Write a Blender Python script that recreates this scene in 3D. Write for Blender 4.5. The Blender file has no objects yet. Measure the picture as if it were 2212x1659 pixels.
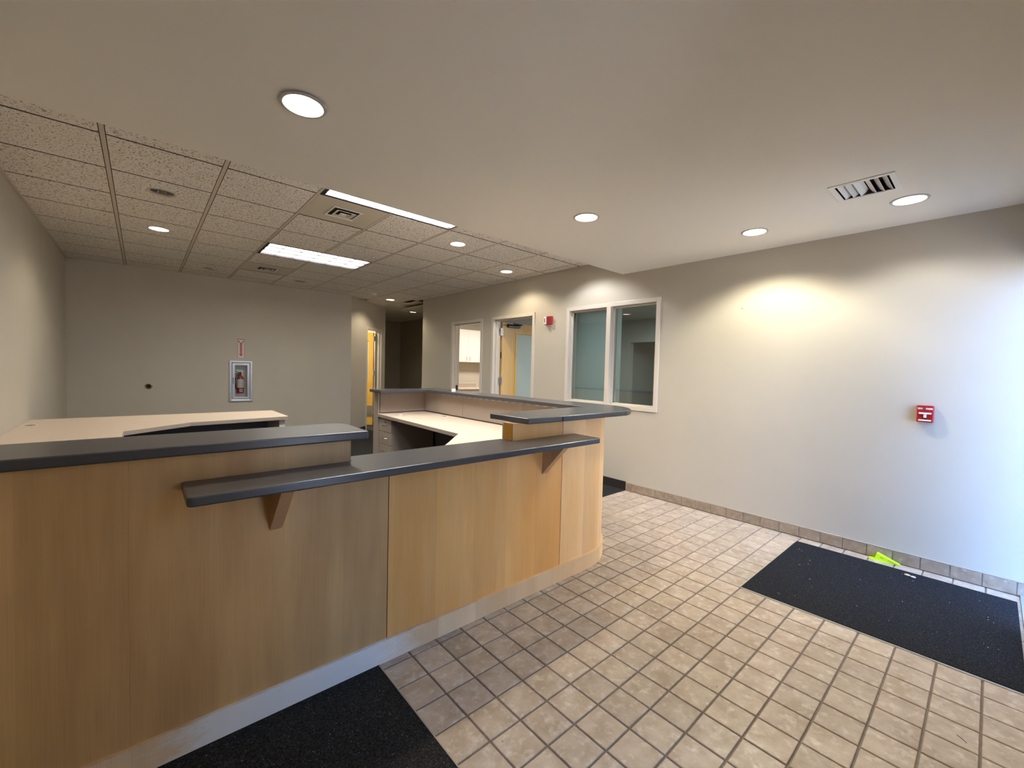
import bpy, bmesh, math, random
from mathutils import Vector, Matrix
from mathutils.geometry import tessellate_polygon
random.seed(7)
COL = bpy.context.scene.collection
SC = bpy.context.scene
pi = math.pi

# ------------------------------------------------------------------ camera
RC = [[0.75151670, -0.65922594, 0.02537340],
      [0.00443461, 0.04350831, 0.99904322],
      [0.65969916, 0.75068515, -0.03562063]]
CAM_H, FPX = 1.3796, 910.67
cd = bpy.data.cameras.new('camera'); cam = bpy.data.objects.new('camera', cd); COL.objects.link(cam)
r_, u_, f_ = [Vector(v) for v in RC]
M = Matrix.Identity(4)
for i in range(3):
    M[i][0], M[i][1], M[i][2] = r_[i], u_[i], -f_[i]
M[2][3] = CAM_H
cam.matrix_world = M
cd.sensor_width = 36.0; cd.sensor_fit = 'HORIZONTAL'; cd.lens = 36.0*FPX/2212.0
cd.clip_start = 0.02; cd.clip_end = 200
SC.camera = cam
# ------------------------------------------------------------------ world and exposure
SKY = (0.22, 0.45, 1.0); SKY_S = 3.1
W = bpy.data.worlds.new('sky'); SC.world = W; W.use_nodes = True
bgn = W.node_tree.nodes.get('Background') or W.node_tree.nodes.new('ShaderNodeBackground')
bgn.inputs[0].default_value = (*SKY, 1); bgn.inputs[1].default_value = SKY_S
SC.view_settings.view_transform = 'Standard'; SC.view_settings.look = 'None'
SC.view_settings.gamma = 1.0; SC.view_settings.exposure = 1.98
SC.view_settings.use_curve_mapping = False
try:
    SC.cycles.use_denoising = True
    SC.cycles.max_bounces = 10; SC.cycles.diffuse_bounces = 6
    SC.cycles.sample_clamp_indirect = 6.0
except Exception: pass
SUN_S, SUN_EL, SUN_AZ, SUN_COL = 10.5, 48.0, 42.0, (1.0, .90, .76)
sl = bpy.data.lights.new('sun', 'SUN'); sl.energy = SUN_S; sl.color = SUN_COL; sl.angle = math.radians(.6)
so = bpy.data.objects.new('sun', sl); COL.objects.link(so)
so.rotation_euler = (math.radians(-(90-SUN_EL)), 0, math.radians(SUN_AZ)); so.location = (2, 6, 9)   # stands behind the building
DL_W = 19.0          # downlight spot power
DL_COL = (1.0, 0.86, 0.64)
TR_L = 6.0          # fluorescent lens radiance
TR_COL = (1.0, 0.97, 0.90)

# ------------------------------------------------------------------ materials
def new_mat(name):
    m = bpy.data.materials.new(name); m.use_nodes = True
    nt = m.node_tree; b = nt.nodes.get('Principled BSDF')
    return m, nt, b
def N(nt, t, **k):
    n = nt.nodes.new(t)
    for a, v in k.items(): setattr(n, a, v)
    return n
def mixc(nt, fac, a, b):
    n = N(nt, 'ShaderNodeMix', data_type='RGBA')
    if hasattr(fac, 'is_linked'): nt.links.new(fac, n.inputs[0])
    else: n.inputs[0].default_value = fac
    for i, v in ((6, a), (7, b)):
        if hasattr(v, 'is_linked'): nt.links.new(v, n.inputs[i])
        else: n.inputs[i].default_value = (*v, 1)
    return n.outputs[2]
def ramp(nt, src, lo, hi):
    n = N(nt, 'ShaderNodeMapRange'); n.inputs[1].default_value = lo; n.inputs[2].default_value = hi
    nt.links.new(src, n.inputs[0]); return n.outputs[0]
def pos(nt, sc=(1, 1, 1)):
    g = N(nt, 'ShaderNodeNewGeometry'); mp = N(nt, 'ShaderNodeMapping')
    mp.inputs['Scale'].default_value = sc
    nt.links.new(g.outputs['Position'], mp.inputs[0]); return mp.outputs[0]
def noise(nt, vec, scale, detail=3, rough=.55):
    n = N(nt, 'ShaderNodeTexNoise'); n.inputs['Scale'].default_value = scale
    n.inputs['Detail'].default_value = detail; n.inputs['Roughness'].default_value = rough
    nt.links.new(vec, n.inputs['Vector']); return n.outputs['Fac']
def bump(nt, b, h, s, d=.01):
    n = N(nt, 'ShaderNodeBump'); n.inputs['Strength'].default_value = s; n.inputs['Distance'].default_value = d
    nt.links.new(h, n.inputs['Height']); nt.links.new(n.outputs[0], b.inputs['Normal'])
def plain(name, col, rough=.5, metal=0.0, var=0.0, vs=8.0, bs=0.0, bscale=200.0, spec=.5, coat=0.0):
    m, nt, b = new_mat(name)
    b.inputs['Base Color'].default_value = (*col, 1); b.inputs['Roughness'].default_value = rough
    b.inputs['Metallic'].default_value = metal; b.inputs['Specular IOR Level'].default_value = spec
    if coat: b.inputs['Coat Weight'].default_value = coat; b.inputs['Coat Roughness'].default_value = .15
    if var:
        f = ramp(nt, noise(nt, pos(nt), vs), .3, .7)
        c = mixc(nt, f, tuple(v*(1-var) for v in col), tuple(min(1, v*(1+var)) for v in col))
        nt.links.new(c, b.inputs['Base Color'])
    if bs: bump(nt, b, noise(nt, pos(nt), bscale), bs, .004)
    return m
def emis(name, col, s):
    m, nt, b = new_mat(name); nt.nodes.remove(b)
    e = N(nt, 'ShaderNodeEmission'); e.inputs[0].default_value = (*col, 1); e.inputs[1].default_value = s
    nt.links.new(e.outputs[0], nt.nodes['Material Output'].inputs[0]); return m
def glass_mat(name, tint=(.92, .97, .95), refl=1.0):
    m, nt, b = new_mat(name); nt.nodes.remove(b)
    t = N(nt, 'ShaderNodeBsdfTransparent'); t.inputs[0].default_value = (*tint, 1)
    g = N(nt, 'ShaderNodeBsdfGlossy'); g.inputs['Roughness'].default_value = .01
    fr = N(nt, 'ShaderNodeFresnel'); fr.inputs[0].default_value = 1.52
    mu = N(nt, 'ShaderNodeMath', operation='MULTIPLY'); mu.inputs[1].default_value = refl
    nt.links.new(fr.outputs[0], mu.inputs[0])
    x = N(nt, 'ShaderNodeMixShader'); nt.links.new(mu.outputs[0], x.inputs[0])
    nt.links.new(t.outputs[0], x.inputs[1]); nt.links.new(g.outputs[0], x.inputs[2])
    nt.links.new(x.outputs[0], nt.nodes['Material Output'].inputs[0]); return m
def wood_mat(name, a, b2, rough=.38, seed=0.0):
    m, nt, b = new_mat(name)
    g = N(nt, 'ShaderNodeNewGeometry'); sp = N(nt, 'ShaderNodeSeparateXYZ'); nt.links.new(g.outputs['Position'], sp.inputs[0])
    ad = N(nt, 'ShaderNodeMath', operation='ADD'); nt.links.new(sp.outputs[0], ad.inputs[0]); nt.links.new(sp.outputs[1], ad.inputs[1])
    def comb(ks, kz):
        m1 = N(nt, 'ShaderNodeMath', operation='MULTIPLY'); m1.inputs[1].default_value = ks; nt.links.new(ad.outputs[0], m1.inputs[0])
        m2 = N(nt, 'ShaderNodeMath', operation='MULTIPLY'); m2.inputs[1].default_value = kz; nt.links.new(sp.outputs[2], m2.inputs[0])
        c = N(nt, 'ShaderNodeCombineXYZ'); nt.links.new(m1.outputs[0], c.inputs[0]); nt.links.new(m2.outputs[0], c.inputs[1]); c.inputs[2].default_value = seed
        return c.outputs[0]
    fl = N(nt, 'ShaderNodeMath', operation='MULTIPLY_ADD'); fl.inputs[1].default_value = 4.3; fl.inputs[2].default_value = seed+.37
    nt.links.new(ad.outputs[0], fl.inputs[0])
    fo = N(nt, 'ShaderNodeMath', operation='FLOOR'); nt.links.new(fl.outputs[0], fo.inputs[0])
    wn = N(nt, 'ShaderNodeTexWhiteNoise', noise_dimensions='1D'); nt.links.new(fo.outputs[0], wn.inputs['W'])
    grain = noise(nt, comb(230, 3), 1.0, 3)
    cloud = ramp(nt, noise(nt, comb(5.5, .8), 1.0, 3), .32, .68)
    fleck = ramp(nt, noise(nt, comb(60, 5), 1.0, 2), .60, .78)
    base = mixc(nt, cloud, a, b2)
    band = mixc(nt, wn.outputs[0], (.90, .875, .85), (1.06, 1.06, 1.06))
    mu = N(nt, 'ShaderNodeMix', data_type='RGBA', blend_type='MULTIPLY'); mu.inputs[0].default_value = 1
    nt.links.new(base, mu.inputs[6]); nt.links.new(band, mu.inputs[7])
    gr = mixc(nt, ramp(nt, grain, .35, .65), (.955, .945, .93), (1.02, 1.02, 1.02))
    mu2 = N(nt, 'ShaderNodeMix', data_type='RGBA', blend_type='MULTIPLY'); mu2.inputs[0].default_value = 1
    nt.links.new(mu.outputs[2], mu2.inputs[6]); nt.links.new(gr, mu2.inputs[7])
    fk = mixc(nt, fleck, (1, 1, 1), (.86, .80, .74))
    mu3 = N(nt, 'ShaderNodeMix', data_type='RGBA', blend_type='MULTIPLY'); mu3.inputs[0].default_value = .4
    nt.links.new(mu2.outputs[2], mu3.inputs[6]); nt.links.new(fk, mu3.inputs[7])
    nt.links.new(mu3.outputs[2], b.inputs['Base Color']); b.inputs['Roughness'].default_value = rough; b.inputs['Specular IOR Level'].default_value = .32
    return m
def stone_mat(name, a, b2, rough):
    m, nt, b = new_mat(name); p = pos(nt)
    f = ramp(nt, noise(nt, p, 170, 2), .36, .66)
    nt.links.new(mixc(nt, f, a, b2), b.inputs['Base Color'])
    rr = N(nt, 'ShaderNodeMapRange'); rr.inputs[3].default_value = rough; rr.inputs[4].default_value = rough*1.01
    nt.links.new(noise(nt, p, 14), rr.inputs[0]); nt.links.new(rr.outputs[0], b.inputs['Roughness'])
    return m
def tile_mat(name, c0, c1, c2):
    m, nt, b = new_mat(name); p = pos(nt)
    oi = N(nt, 'ShaderNodeObjectInfo')
    off = N(nt, 'ShaderNodeVectorMath', operation='MULTIPLY_ADD')
    off.inputs[1].default_value = (1, 1, 1)
    cx = N(nt, 'ShaderNodeCombineXYZ'); mm = N(nt, 'ShaderNodeMath', operation='MULTIPLY'); mm.inputs[1].default_value = 37
    nt.links.new(oi.outputs['Random'], mm.inputs[0])
    for i in range(3): nt.links.new(mm.outputs[0], cx.inputs[i])
    nt.links.new(p, off.inputs[0]); nt.links.new(cx.outputs[0], off.inputs[2])
    n1 = ramp(nt, noise(nt, off.outputs[0], 11, 4, .6), .35, .68)
    n2 = ramp(nt, noise(nt, off.outputs[0], 26, 4, .6), .52, .75)
    c = mixc(nt, n1, c0, c1); c = mixc(nt, n2, c, c2)
    hv = N(nt, 'ShaderNodeHueSaturation'); nt.links.new(c, hv.inputs['Color'])
    vr = N(nt, 'ShaderNodeMapRange'); vr.inputs[3].default_value = .90; vr.inputs[4].default_value = 1.08
    nt.links.new(oi.outputs['Random'], vr.inputs[0]); nt.links.new(vr.outputs[0], hv.inputs['Value'])
    nt.links.new(hv.outputs[0], b.inputs['Base Color'])
    b.inputs['Roughness'].default_value = .42
    bump(nt, b, noise(nt, off.outputs[0], 40, 3), .12, .003)
    return m
def acoustic_mat(name, col):
    m, nt, b = new_mat(name); p = pos(nt)
    oi = N(nt, 'ShaderNodeObjectInfo')
    mm = N(nt, 'ShaderNodeMath', operation='MULTIPLY'); mm.inputs[1].default_value = 11; nt.links.new(oi.outputs['Random'], mm.inputs[0])
    cx = N(nt, 'ShaderNodeCombineXYZ'); nt.links.new(mm.outputs[0], cx.inputs[2])
    ad = N(nt, 'ShaderNodeVectorMath', operation='ADD'); nt.links.new(p, ad.inputs[0]); nt.links.new(cx.outputs[0], ad.inputs[1])
    n1 = noise(nt, ad.outputs[0], 80, 3, .65)
    pits = ramp(nt, n1, .44, .36)
    n2 = noise(nt, ad.outputs[0], 150, 2)
    c = mixc(nt, ramp(nt, n2, .35, .65), tuple(v*.86 for v in col), tuple(v*1.06 for v in col))
    c = mixc(nt, pits, c, (.12, .09, .06))
    nt.links.new(c, b.inputs['Base Color']); b.inputs['Roughness'].default_value = .95
    b.inputs['Specular IOR Level'].default_value = .1
    bump(nt, b, n1, .5, .006)
    return m
def carpet_mat(name, a, b2, fleck=None):
    m, nt, b = new_mat(name); p = pos(nt)
    n1 = noise(nt, p, 150, 3, .75)
    c = mixc(nt, ramp(nt, n1, .36, .68), a, b2)
    if fleck: c = mixc(nt, ramp(nt, noise(nt, p, 120, 2, .7), .64, .70), c, fleck)
    nt.links.new(c, b.inputs['Base Color']); b.inputs['Roughness'].default_value = .95
    b.inputs['Specular IOR Level'].default_value = .15
    bump(nt, b, n1, .9, .006)
    return m

PAINT = plain('wall_paint', (.53, .485, .40), .62, var=.02, vs=3, bs=.10, bscale=260, spec=.35)
PAINT_D = plain('hall_paint', (.50, .44, .34), .7, var=.02, vs=3)
PAINT_G = plain('office_paint', (.42, .42, .40), .7)
CEIL_P = plain('ceiling_paint', (.84, .79, .70), .75, bs=.10, bscale=240, spec=.2)
DECK = plain('deck', (.25, .24, .22), .9)
ACOU = acoustic_mat('acoustic_tile', (.88, .82, .73))
TEE = plain('tee_metal', (.60, .53, .42), .5)
TEE_D = plain('tee_shadow', (.07, .05, .03), .9)  # shade of the tile gaps put into a dark colour
METALP = plain('diffuser_panel', (.62, .55, .43), .5)
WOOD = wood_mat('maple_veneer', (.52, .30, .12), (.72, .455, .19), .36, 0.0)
WOOD_C = wood_mat('maple_veneer_lit', (.82, .415, .115), (.92, .53, .19), .36, 0.0)  # same maple brightened: stronger light painted into the third front panel
WOOD_D = wood_mat('maple_veneer_lit_more', (.86, .54, .24), (.94, .66, .36), .36, 0.0)  # maple lightened further: light on the rounded corner panel painted in
WOOD2 = wood_mat('maple_bracket', (.50, .30, .14), (.60, .39, .20), .4, 3.1)
GOLD = wood_mat('maple_end_grain', (.46, .22, .03), (.55, .28, .05), .4, 5.0)
DOORW = wood_mat('door_veneer', (.68, .44, .18), (.76, .52, .24), .38, 8.0)
DOORY = wood_mat('door_yellow', (.78, .45, .07), (.86, .52, .10), .38, 2.0)
DOOR_E = plain('door_edge', (.28, .15, .06), .5)
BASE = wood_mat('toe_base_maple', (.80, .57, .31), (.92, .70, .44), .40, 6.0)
def whiten_stretch(m, x0, x1, col):
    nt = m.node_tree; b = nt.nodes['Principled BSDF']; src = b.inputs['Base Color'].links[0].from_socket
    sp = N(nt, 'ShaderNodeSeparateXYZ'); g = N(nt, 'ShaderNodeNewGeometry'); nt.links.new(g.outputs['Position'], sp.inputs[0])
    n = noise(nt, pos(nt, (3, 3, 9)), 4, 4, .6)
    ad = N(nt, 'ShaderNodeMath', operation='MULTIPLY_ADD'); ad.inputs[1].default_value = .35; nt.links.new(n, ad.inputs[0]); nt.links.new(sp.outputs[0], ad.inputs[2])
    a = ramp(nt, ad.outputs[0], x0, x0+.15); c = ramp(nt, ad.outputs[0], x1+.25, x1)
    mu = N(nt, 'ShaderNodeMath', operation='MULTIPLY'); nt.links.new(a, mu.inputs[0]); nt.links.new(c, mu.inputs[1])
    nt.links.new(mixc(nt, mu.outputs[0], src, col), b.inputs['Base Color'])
whiten_stretch(BASE, .20, .98, (.90, .86, .78))     # whiter stretch where the carpet meets it
CORE = plain('dark_core', (.035, .02, .012), .8)
STONE = stone_mat('slate_solid_surface', (.058, .056, .060), (.068, .066, .070), .28)
LAM = plain('desk_laminate', (.66, .53, .41), .40, var=.03, vs=30)
LAM_S = plain('taupe_laminate', (.40, .33, .265), .5, var=.06, vs=260)
FABRIC = plain('taupe_tackboard', (.36, .29, .23), .85, var=.16, vs=330, bs=.3, bscale=400)
LAM_D = plain('dark_laminate', (.16, .15, .15), .6)  # dark grey laminate for panels under the desks
TILE = tile_mat('ceramic_tile', (.40, .315, .235), (.55, .465, .38), (.66, .60, .53))
TILEB = tile_mat('base_tile', (.28, .205, .14), (.37, .29, .21), (.43, .36, .28))
GROUT = plain('grout', (.215, .175, .14), .85, var=.15, vs=40)
GROUT_L = plain('grout_light', (.42, .36, .29), .8)
CARPET = carpet_mat('carpet', (.006, .006, .006), (.052, .051, .050), (.15, .15, .15))
MATM = carpet_mat('mat_pile', (.005, .005, .007), (.034, .036, .044), (.13, .135, .14))
RUBBER = plain('rubber_base', (.022, .018, .017), .55)
FRAME = plain('frame_enamel', (.66, .60, .51), .35)
ALU = plain('aluminium', (.72, .75, .76), .32, metal=.85)
ALU_W = plain('silver_paint', (.55, .57, .61), .30, metal=.5)
CHROME = plain('chrome', (.62, .62, .62), .07, metal=1)
STEEL = plain('steel', (.42, .40, .38), .35, metal=.9)
DARK = plain('dark_cavity', (.012, .010, .010), .8)
BLACK = plain('black_plastic', (.02, .018, .016), .4)
WHITE = plain('white_plastic', (.80, .79, .76), .35)
WHITE_R = plain('white_reflector', (.85, .83, .78), .3)
CREAM = plain('cream_plastic', (.70, .62, .48), .45)
RED = plain('red_enamel', (.42, .012, .012), .3)
RED2 = plain('red_print', (.45, .02, .03), .5)
NEON = plain('neon_plastic', (.62, .95, .02), .35)
NEON_D = plain('neon_print', (.22, .42, .02), .5)
PAPER = plain('paper_label', (.70, .67, .62), .6)
INK = plain('ink', (.08, .07, .07), .6)
BRASS = plain('brass', (.35, .27, .14), .35, metal=.8)
GLASS = glass_mat('window_glass', (.80, .86, .84), 1.6)
CLEAR = glass_mat('clear_glass', (.96, .98, .98), 1.0)
FROST = plain('frosted_glass', (.42, .49, .46), .45)
BLIND = plain('blind_slat', (.72, .78, .80), .55)
CABW = plain('white_laminate', (.80, .73, .66), .45)
CONC = plain('pavement', (.44, .41, .36), .9, var=.1, vs=4)
FIXTURE_SHADE = plain('fixture_shadow', (.02, .016, .02), .6)  # near-black: recess shade put into the colour, also the black frame border
LENS = emis('fluorescent_lens', TR_COL, TR_L)
LENS_N = emis('fluorescent_lens_near', (.96, .97, 1.0), TR_L*1.4)
RING = plain('trim_ring', (.50, .47, .44), .4)
BLADE = plain('louvre_blade', (.03, .032, .035), .5)
BULB = emis('downlight_lamp', (1.0, .93, .82), 9.0)

# ------------------------------------------------------------------ mesh helpers
class MB:
    def __init__(self): self.v = []; self.f = []
    def add(self, vs, fs):
        o = len(self.v); self.v += [tuple(v) for v in vs]; self.f += [tuple(i+o for i in f) for f in fs]; return self
    def box(self, x0, x1, y0, y1, z0, z1):
        vs = [(x, y, z) for z in (z0, z1) for y in (y0, y1) for x in (x0, x1)]
        return self.add(vs, [(0, 2, 3, 1), (4, 5, 7, 6), (0, 1, 5, 4), (2, 6, 7, 3), (0, 4, 6, 2), (1, 3, 7, 5)])
    def obox(self, o, ax, ay, az, a0, a1, b0, b1, c0, c1):
        o, ax, ay, az = Vector(o), Vector(ax), Vector(ay), Vector(az)
        vs = [o+ax*x+ay*y+az*z for z in (c0, c1) for y in (b0, b1) for x in (a0, a1)]
        return self.add(vs, [(0, 2, 3, 1), (4, 5, 7, 6), (0, 1, 5, 4), (2, 6, 7, 3), (0, 4, 6, 2), (1, 3, 7, 5)])
    def prism(self, poly, z0, z1, holes=(), fn=None):
        """poly: 2-D points (CCW); fn maps (a,b,h) to 3-D."""
        fn = fn or (lambda a, b, h: (a, b, h))
        loops = [list(poly)]+[list(h) for h in holes]
        flat = [p for l in loops for p in l]
        tris = tessellate_polygon([[Vector((p[0], p[1], 0)) for p in l] for l in loops])
        n = len(flat)
        vs = [fn(p[0], p[1], z0) for p in flat]+[fn(p[0], p[1], z1) for p in flat]
        fs = []
        if not holes:
            fs = [tuple(range(n))[::-1], tuple(range(n, 2*n))]
        else:
            for t in tris: fs += [(t[2], t[1], t[0]), (t[0]+n, t[1]+n, t[2]+n)]
        k = 0
        for l in loops:
            m = len(l)
            for i in range(m):
                a, b = k+i, k+(i+1) % m
                fs.append((a, b, b+n, a+n))
            k += m
        return self.add(vs, fs)
    def lathe(self, c, prof, seg=24, ax='z', cap0=False, cap1=False):
        c = Vector(c); vs = []; fs = []
        for r, h in prof:
            for i in range(seg):
                t = 2*pi*i/seg; a, b = r*math.cos(t), r*math.sin(t)
                d = {'z': (a, b, h), 'x': (h, a, b), 'y': (a, h, b)}[ax]
                vs.append(c+Vector(d))
        for j in range(len(prof)-1):
            for i in range(seg):
                k = (i+1) % seg
                fs.append((j*seg+i, j*seg+k, (j+1)*seg+k, (j+1)*seg+i))
        if cap0: fs.append(tuple(range(seg))[::-1])
        if cap1: fs.append(tuple((len(prof)-1)*seg+i for i in range(seg)))
        return self.add(vs, fs)
    def tube(self, pts, r, seg=8):
        pts = [Vector(p) for p in pts]; vs = []; fs = []
        for i, p in enumerate(pts):
            d = (pts[min(i+1, len(pts)-1)]-pts[max(i-1, 0)]).normalized()
            a = d.orthogonal().normalized() if abs(d.z) > .9 else d.cross(Vector((0, 0, 1))).normalized()
            b = d.cross(a)
            for k in range(seg):
                t = 2*pi*k/seg; vs.append(p+a*(r*math.cos(t))+b*(r*math.sin(t)))
        for i in range(len(pts)-1):
            for k in range(seg):
                l = (k+1) % seg; fs.append((i*seg+k, i*seg+l, (i+1)*seg+l, (i+1)*seg+k))
        fs.append(tuple(range(seg))[::-1]); fs.append(tuple((len(pts)-1)*seg+k for k in range(seg)))
        return self.add(vs, fs)
def base_of(o):
    v = Vector((0, 0, 0))
    while o is not None:
        v += o.location; o = o.parent
    return v
def obj(name, mb, m, parent=None, bev=0.0, smooth=False, seg=2, origin=None, kind=None):
    me = bpy.data.meshes.new(name)
    off = base_of(parent)
    if origin is not None: off = off+Vector(origin) if parent is None else off
    me.from_pydata([tuple(Vector(v)-off) for v in mb.v], [], mb.f)
    bm = bmesh.new(); bm.from_mesh(me)
    bmesh.ops.recalc_face_normals(bm, faces=bm.faces); bm.to_mesh(me); bm.free()
    me.materials.append(m)
    o = bpy.data.objects.new(name, me); COL.objects.link(o)
    if parent is not None: o.parent = parent
    elif origin is not None: o.location = origin
    if smooth:
        for p in me.polygons: p.use_smooth = True
        md = o.modifiers.new('es', 'EDGE_SPLIT'); md.split_angle = math.radians(40)
    if bev:
        b = o.modifiers.new('bevel', 'BEVEL'); b.width = bev; b.segments = seg; b.limit_method = 'ANGLE'; b.angle_limit = math.radians(35)
    if kind: o['kind'] = kind
    return o
def thing(name, label, cat, loc, group=None):
    o = bpy.data.objects.new(name, None); COL.objects.link(o); o.location = loc
    o.empty_display_size = .05; o['label'] = label; o['category'] = cat
    if group: o['group'] = group
    return o
def tag(o, label, cat, group=None):
    o['label'] = label; o['category'] = cat
    if group: o['group'] = group
    return o
def struct(name, mb, m, **k):
    o = obj(name, mb, m, **k); o['kind'] = 'structure'; return o
def arc(cx, cy, r, a0, a1, n=10):
    return [(cx+r*math.cos(math.radians(a0+(a1-a0)*i/n)), cy+r*math.sin(math.radians(a0+(a1-a0)*i/n))) for i in range(n+1)]
def circ(cx, cy, r, n=28): return [(cx+r*math.cos(2*pi*i/n), cy+r*math.sin(2*pi*i/n)) for i in range(n)]
def rect(x0, x1, y0, y1): return [(x0, y0), (x1, y0), (x1, y1), (x0, y1)]
def pix(p):
    d = Vector(p)-Vector((0, 0, CAM_H)); z = d.dot(f_)
    return (1106+FPX*d.dot(r_)/z, 829.5-FPX*d.dot(u_)/z, z)

# ------------------------------------------------------------------ layout numbers
XL, XW, YB, YF = -0.764, 4.2446, 8.2117, -0.20
ZS, ZC, YS = 2.5205, 2.7183, 2.9117
G = .6096; XR, YT = -.1708, 2.9461
TP, TX0, TY0 = .1499, 1.8634, 1.4679
ZTOP = 2.95
WT = .12
D = 2**-.5
DG0 = (3.047, YB)                         # diagonal wall starts here, runs at 45 degrees
def dg(t, d, z): return (DG0[0]+D*t-D*d, DG0[1]+D*t+D*d, z)

# ================================================================== SETTING
# ---- floor: slab, carpets, tiles
KX0, KX1, KY0 = XL, 2.85, 1.806
fl = struct('floor', MB().box(-1.2, 9, -.32, 12.3, -.15, -.005), GROUT)
def carp(x0, x1, y0, y1): obj('carpet', MB().box(x0, x1, y0, y1, -.005, .002), CARPET, fl)
carp(XL, .812, YF, 1.83)
carp(2.70, 8.4, 2.767, 12.2); carp(XL, 2.33, 1.83, 12.2); carp(2.33, 2.70, 2.32, 12.2)
obj('edge_strip', MB().box(.8125, .818, YF, 1.81, -.004, .0035), GROUT_L, fl)
MX0, MX1, MY0, MY1 = 2.915, 4.10, -.165, 1.018
cells = []
g = .0038
for i in range(0, 24):
    for j in range(-2, 24):
        x0 = .8141+i*TP; y1 = TY0+9*TP-j*TP; y0 = y1-TP
        a0, a1, b0, b1 = x0+g, x0+TP-g, y0+g, y1-g
        a1 = min(a1, XW-.012); b1 = min(b1, 2.765); b0 = max(b0, YF+.012)
        if a1-a0 < .012 or b1-b0 < .012: continue
        if b0 > KY0+.02 and a1 < 2.33: continue
        if b0 > KY0+.02 and a1 < 2.84 and (b0 > 2.33 or math.hypot(a1-2.33, b0-2.326) < .50): continue
        if a0 > MX0+.004 and a1 < MX1-.004 and b0 > MY0+.004 and b1 < MY1-.004: continue
        ps = [pix((x, y, 0)) for x, y in ((a0, b0), (a1, b0), (a1, b1), (a0, b1))]
        area = 0
        if all(p[2] > .1 for p in ps):
            q = [(min(max(p[0], 0), 2212), min(max(p[1], 0), 1659)) for p in ps]
            area = abs(sum(q[k][0]*q[(k+1) % 4][1]-q[(k+1) % 4][0]*q[k][1] for k in range(4)))/2
            if b0 > KY0 and a0 < 2.80: area *= .01
        cells.append((area, a0, a1, b0, b1))
cells.sort(key=lambda c: -c[0])
def tile_mb(w, h):
    b = .0022; mb = MB()
    vs = [(0, 0, -.006), (w, 0, -.006), (w, h, -.006), (0, h, -.006),
          (0, 0, -.0022), (w, 0, -.0022), (w, h, -.0022), (0, h, -.0022),
          (b, b, 0), (w-b, b, 0), (w-b, h-b, 0), (b, h-b, 0)]
    fs = [(0, 1, 5, 4), (1, 2, 6, 5), (2, 3, 7, 6), (3, 0, 4, 7), (4, 5, 9, 8), (5, 6, 10, 9), (6, 7, 11, 10), (7, 4, 8, 11), (8, 9, 10, 11)]
    return mb.add(vs, fs)
tile_meshes = {}
rest = MB()
nt_ = 0
for area, a0, a1, b0, b1 in cells:
    w, h = round(a1-a0, 4), round(b1-b0, 4)
    if nt_ < 300 and area > 1:
        if (w, h) not in tile_meshes:
            o = obj('tile', tile_mb(w, h), TILE, fl); tile_meshes[(w, h)] = o.data
        else:
            o = bpy.data.objects.new('tile', tile_meshes[(w, h)]); COL.objects.link(o); o.parent = fl
        o.location = (a0, b0, random.uniform(-.0004, .0004)); nt_ += 1
    else:
        t = tile_mb(w, h); rest.add([(x+a0, y+b0, z) for x, y, z in t.v], t.f)
obj('far_tiles', rest, TILE, fl, kind='stuff')
obj('mat_recess_edge', MB().box(MX0-.006, MX0, MY0, MY1+.004, -.004, .006).box(MX0-.006, MX1, MY1, MY1+.005, -.004, .006), ALU, fl)

# ---- ceiling: deck, soffit with openings
SOFF_L = [(.538, 2.046), (2.490, 2.044), (3.677, 1.301), (3.680, .397)]
VX0, VX1, VY0, VY1 = 3.131, 3.404, .419, .690
ce = struct('ceiling', MB().box(-1.2, 9, -.32, 12.3, ZTOP, ZTOP+.12)
            .prism(rect(-1.0, XW+.06, YF-.06, YS), ZS, ZS+.02, holes=[circ(x, y, .086) for x, y in SOFF_L]+[rect(VX0, VX1, VY0, VY1)])
            .box(-1.0, XW+.06, YS-.02, YS, ZS+.02, ZTOP), CEIL_P)
TILE_L = [(.128, 4.444, 0), (.137, 5.684, 1), (.745, 7.539, 0), (1.945, 7.517, 0), (2.580, 3.883, 1), (3.779, 4.475, 1), (3.779, 3.256, 1), (3.789, 8.10, 1), (5.028, 9.465, 1)]
TROF = [(XR+2*G, XR+4*G, YT, YT+G), (XR+2*G, XR+4*G, YT+4*G, YT+5*G)]
PANELS = [(1.353, 3.859), (1.353, 6.907)]
xs = [XL]+[XR+i*G for i in range(0, 8)]+[XW]
hall_xs = [XR+i*G for i in range(5, 11)]
def ctile(x0, x1, y0, y1):
    a0, a1, b0, b1 = x0+.0165, x1-.0165, y0+.0105, y1-.0105
    if a1-a0 < .02 or b1-b0 < .02: return
    cx, cy = (x0+x1)/2, (y0+y1)/2
    for t in TROF:
        if t[0] < cx < t[1] and t[2] < cy < t[3]: return
    for px, py in PANELS:
        if x0 < px < x1 and y0 < py < y1: return
    holes = [circ(x, y, .086) for x, y, on in TILE_L if a0+.09 < x < a1-.09 and b0+.09 < y < b1-.09]
    b = .004
    mb = MB().prism(rect(a0, a1, b0, b1), ZC, ZC+.016, holes=holes)
    obj('ceiling_tile', mb, ACOU, ce)
for i in range(len(xs)-1):
    ys = [YS]+[YT+j*G for j in range(0, 9)]+[YB]
    for j in range(len(ys)-1):
        ctile(xs[i], xs[i+1], ys[j], ys[j+1])
for i in range(len(hall_xs)-1):
    for j in range(8, 15):
        x0, x1, y0, y1 = hall_xs[i], hall_xs[i+1], YT+j*G, YT+(j+1)*G
        if j == 8: y0 = YB if x1 < XW else y0
        if x1 <= 3.5 and y0 > YB+.2: continue
        if j < 8 and x1 < XW: continue
        if x1-3.047 < (y0-YB)*1.0 and x1 < 4.3: continue
        if (y0 > 9.6 and x1 < 4.2): continue
        ctile(x0, x1, y0, y1)
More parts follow.
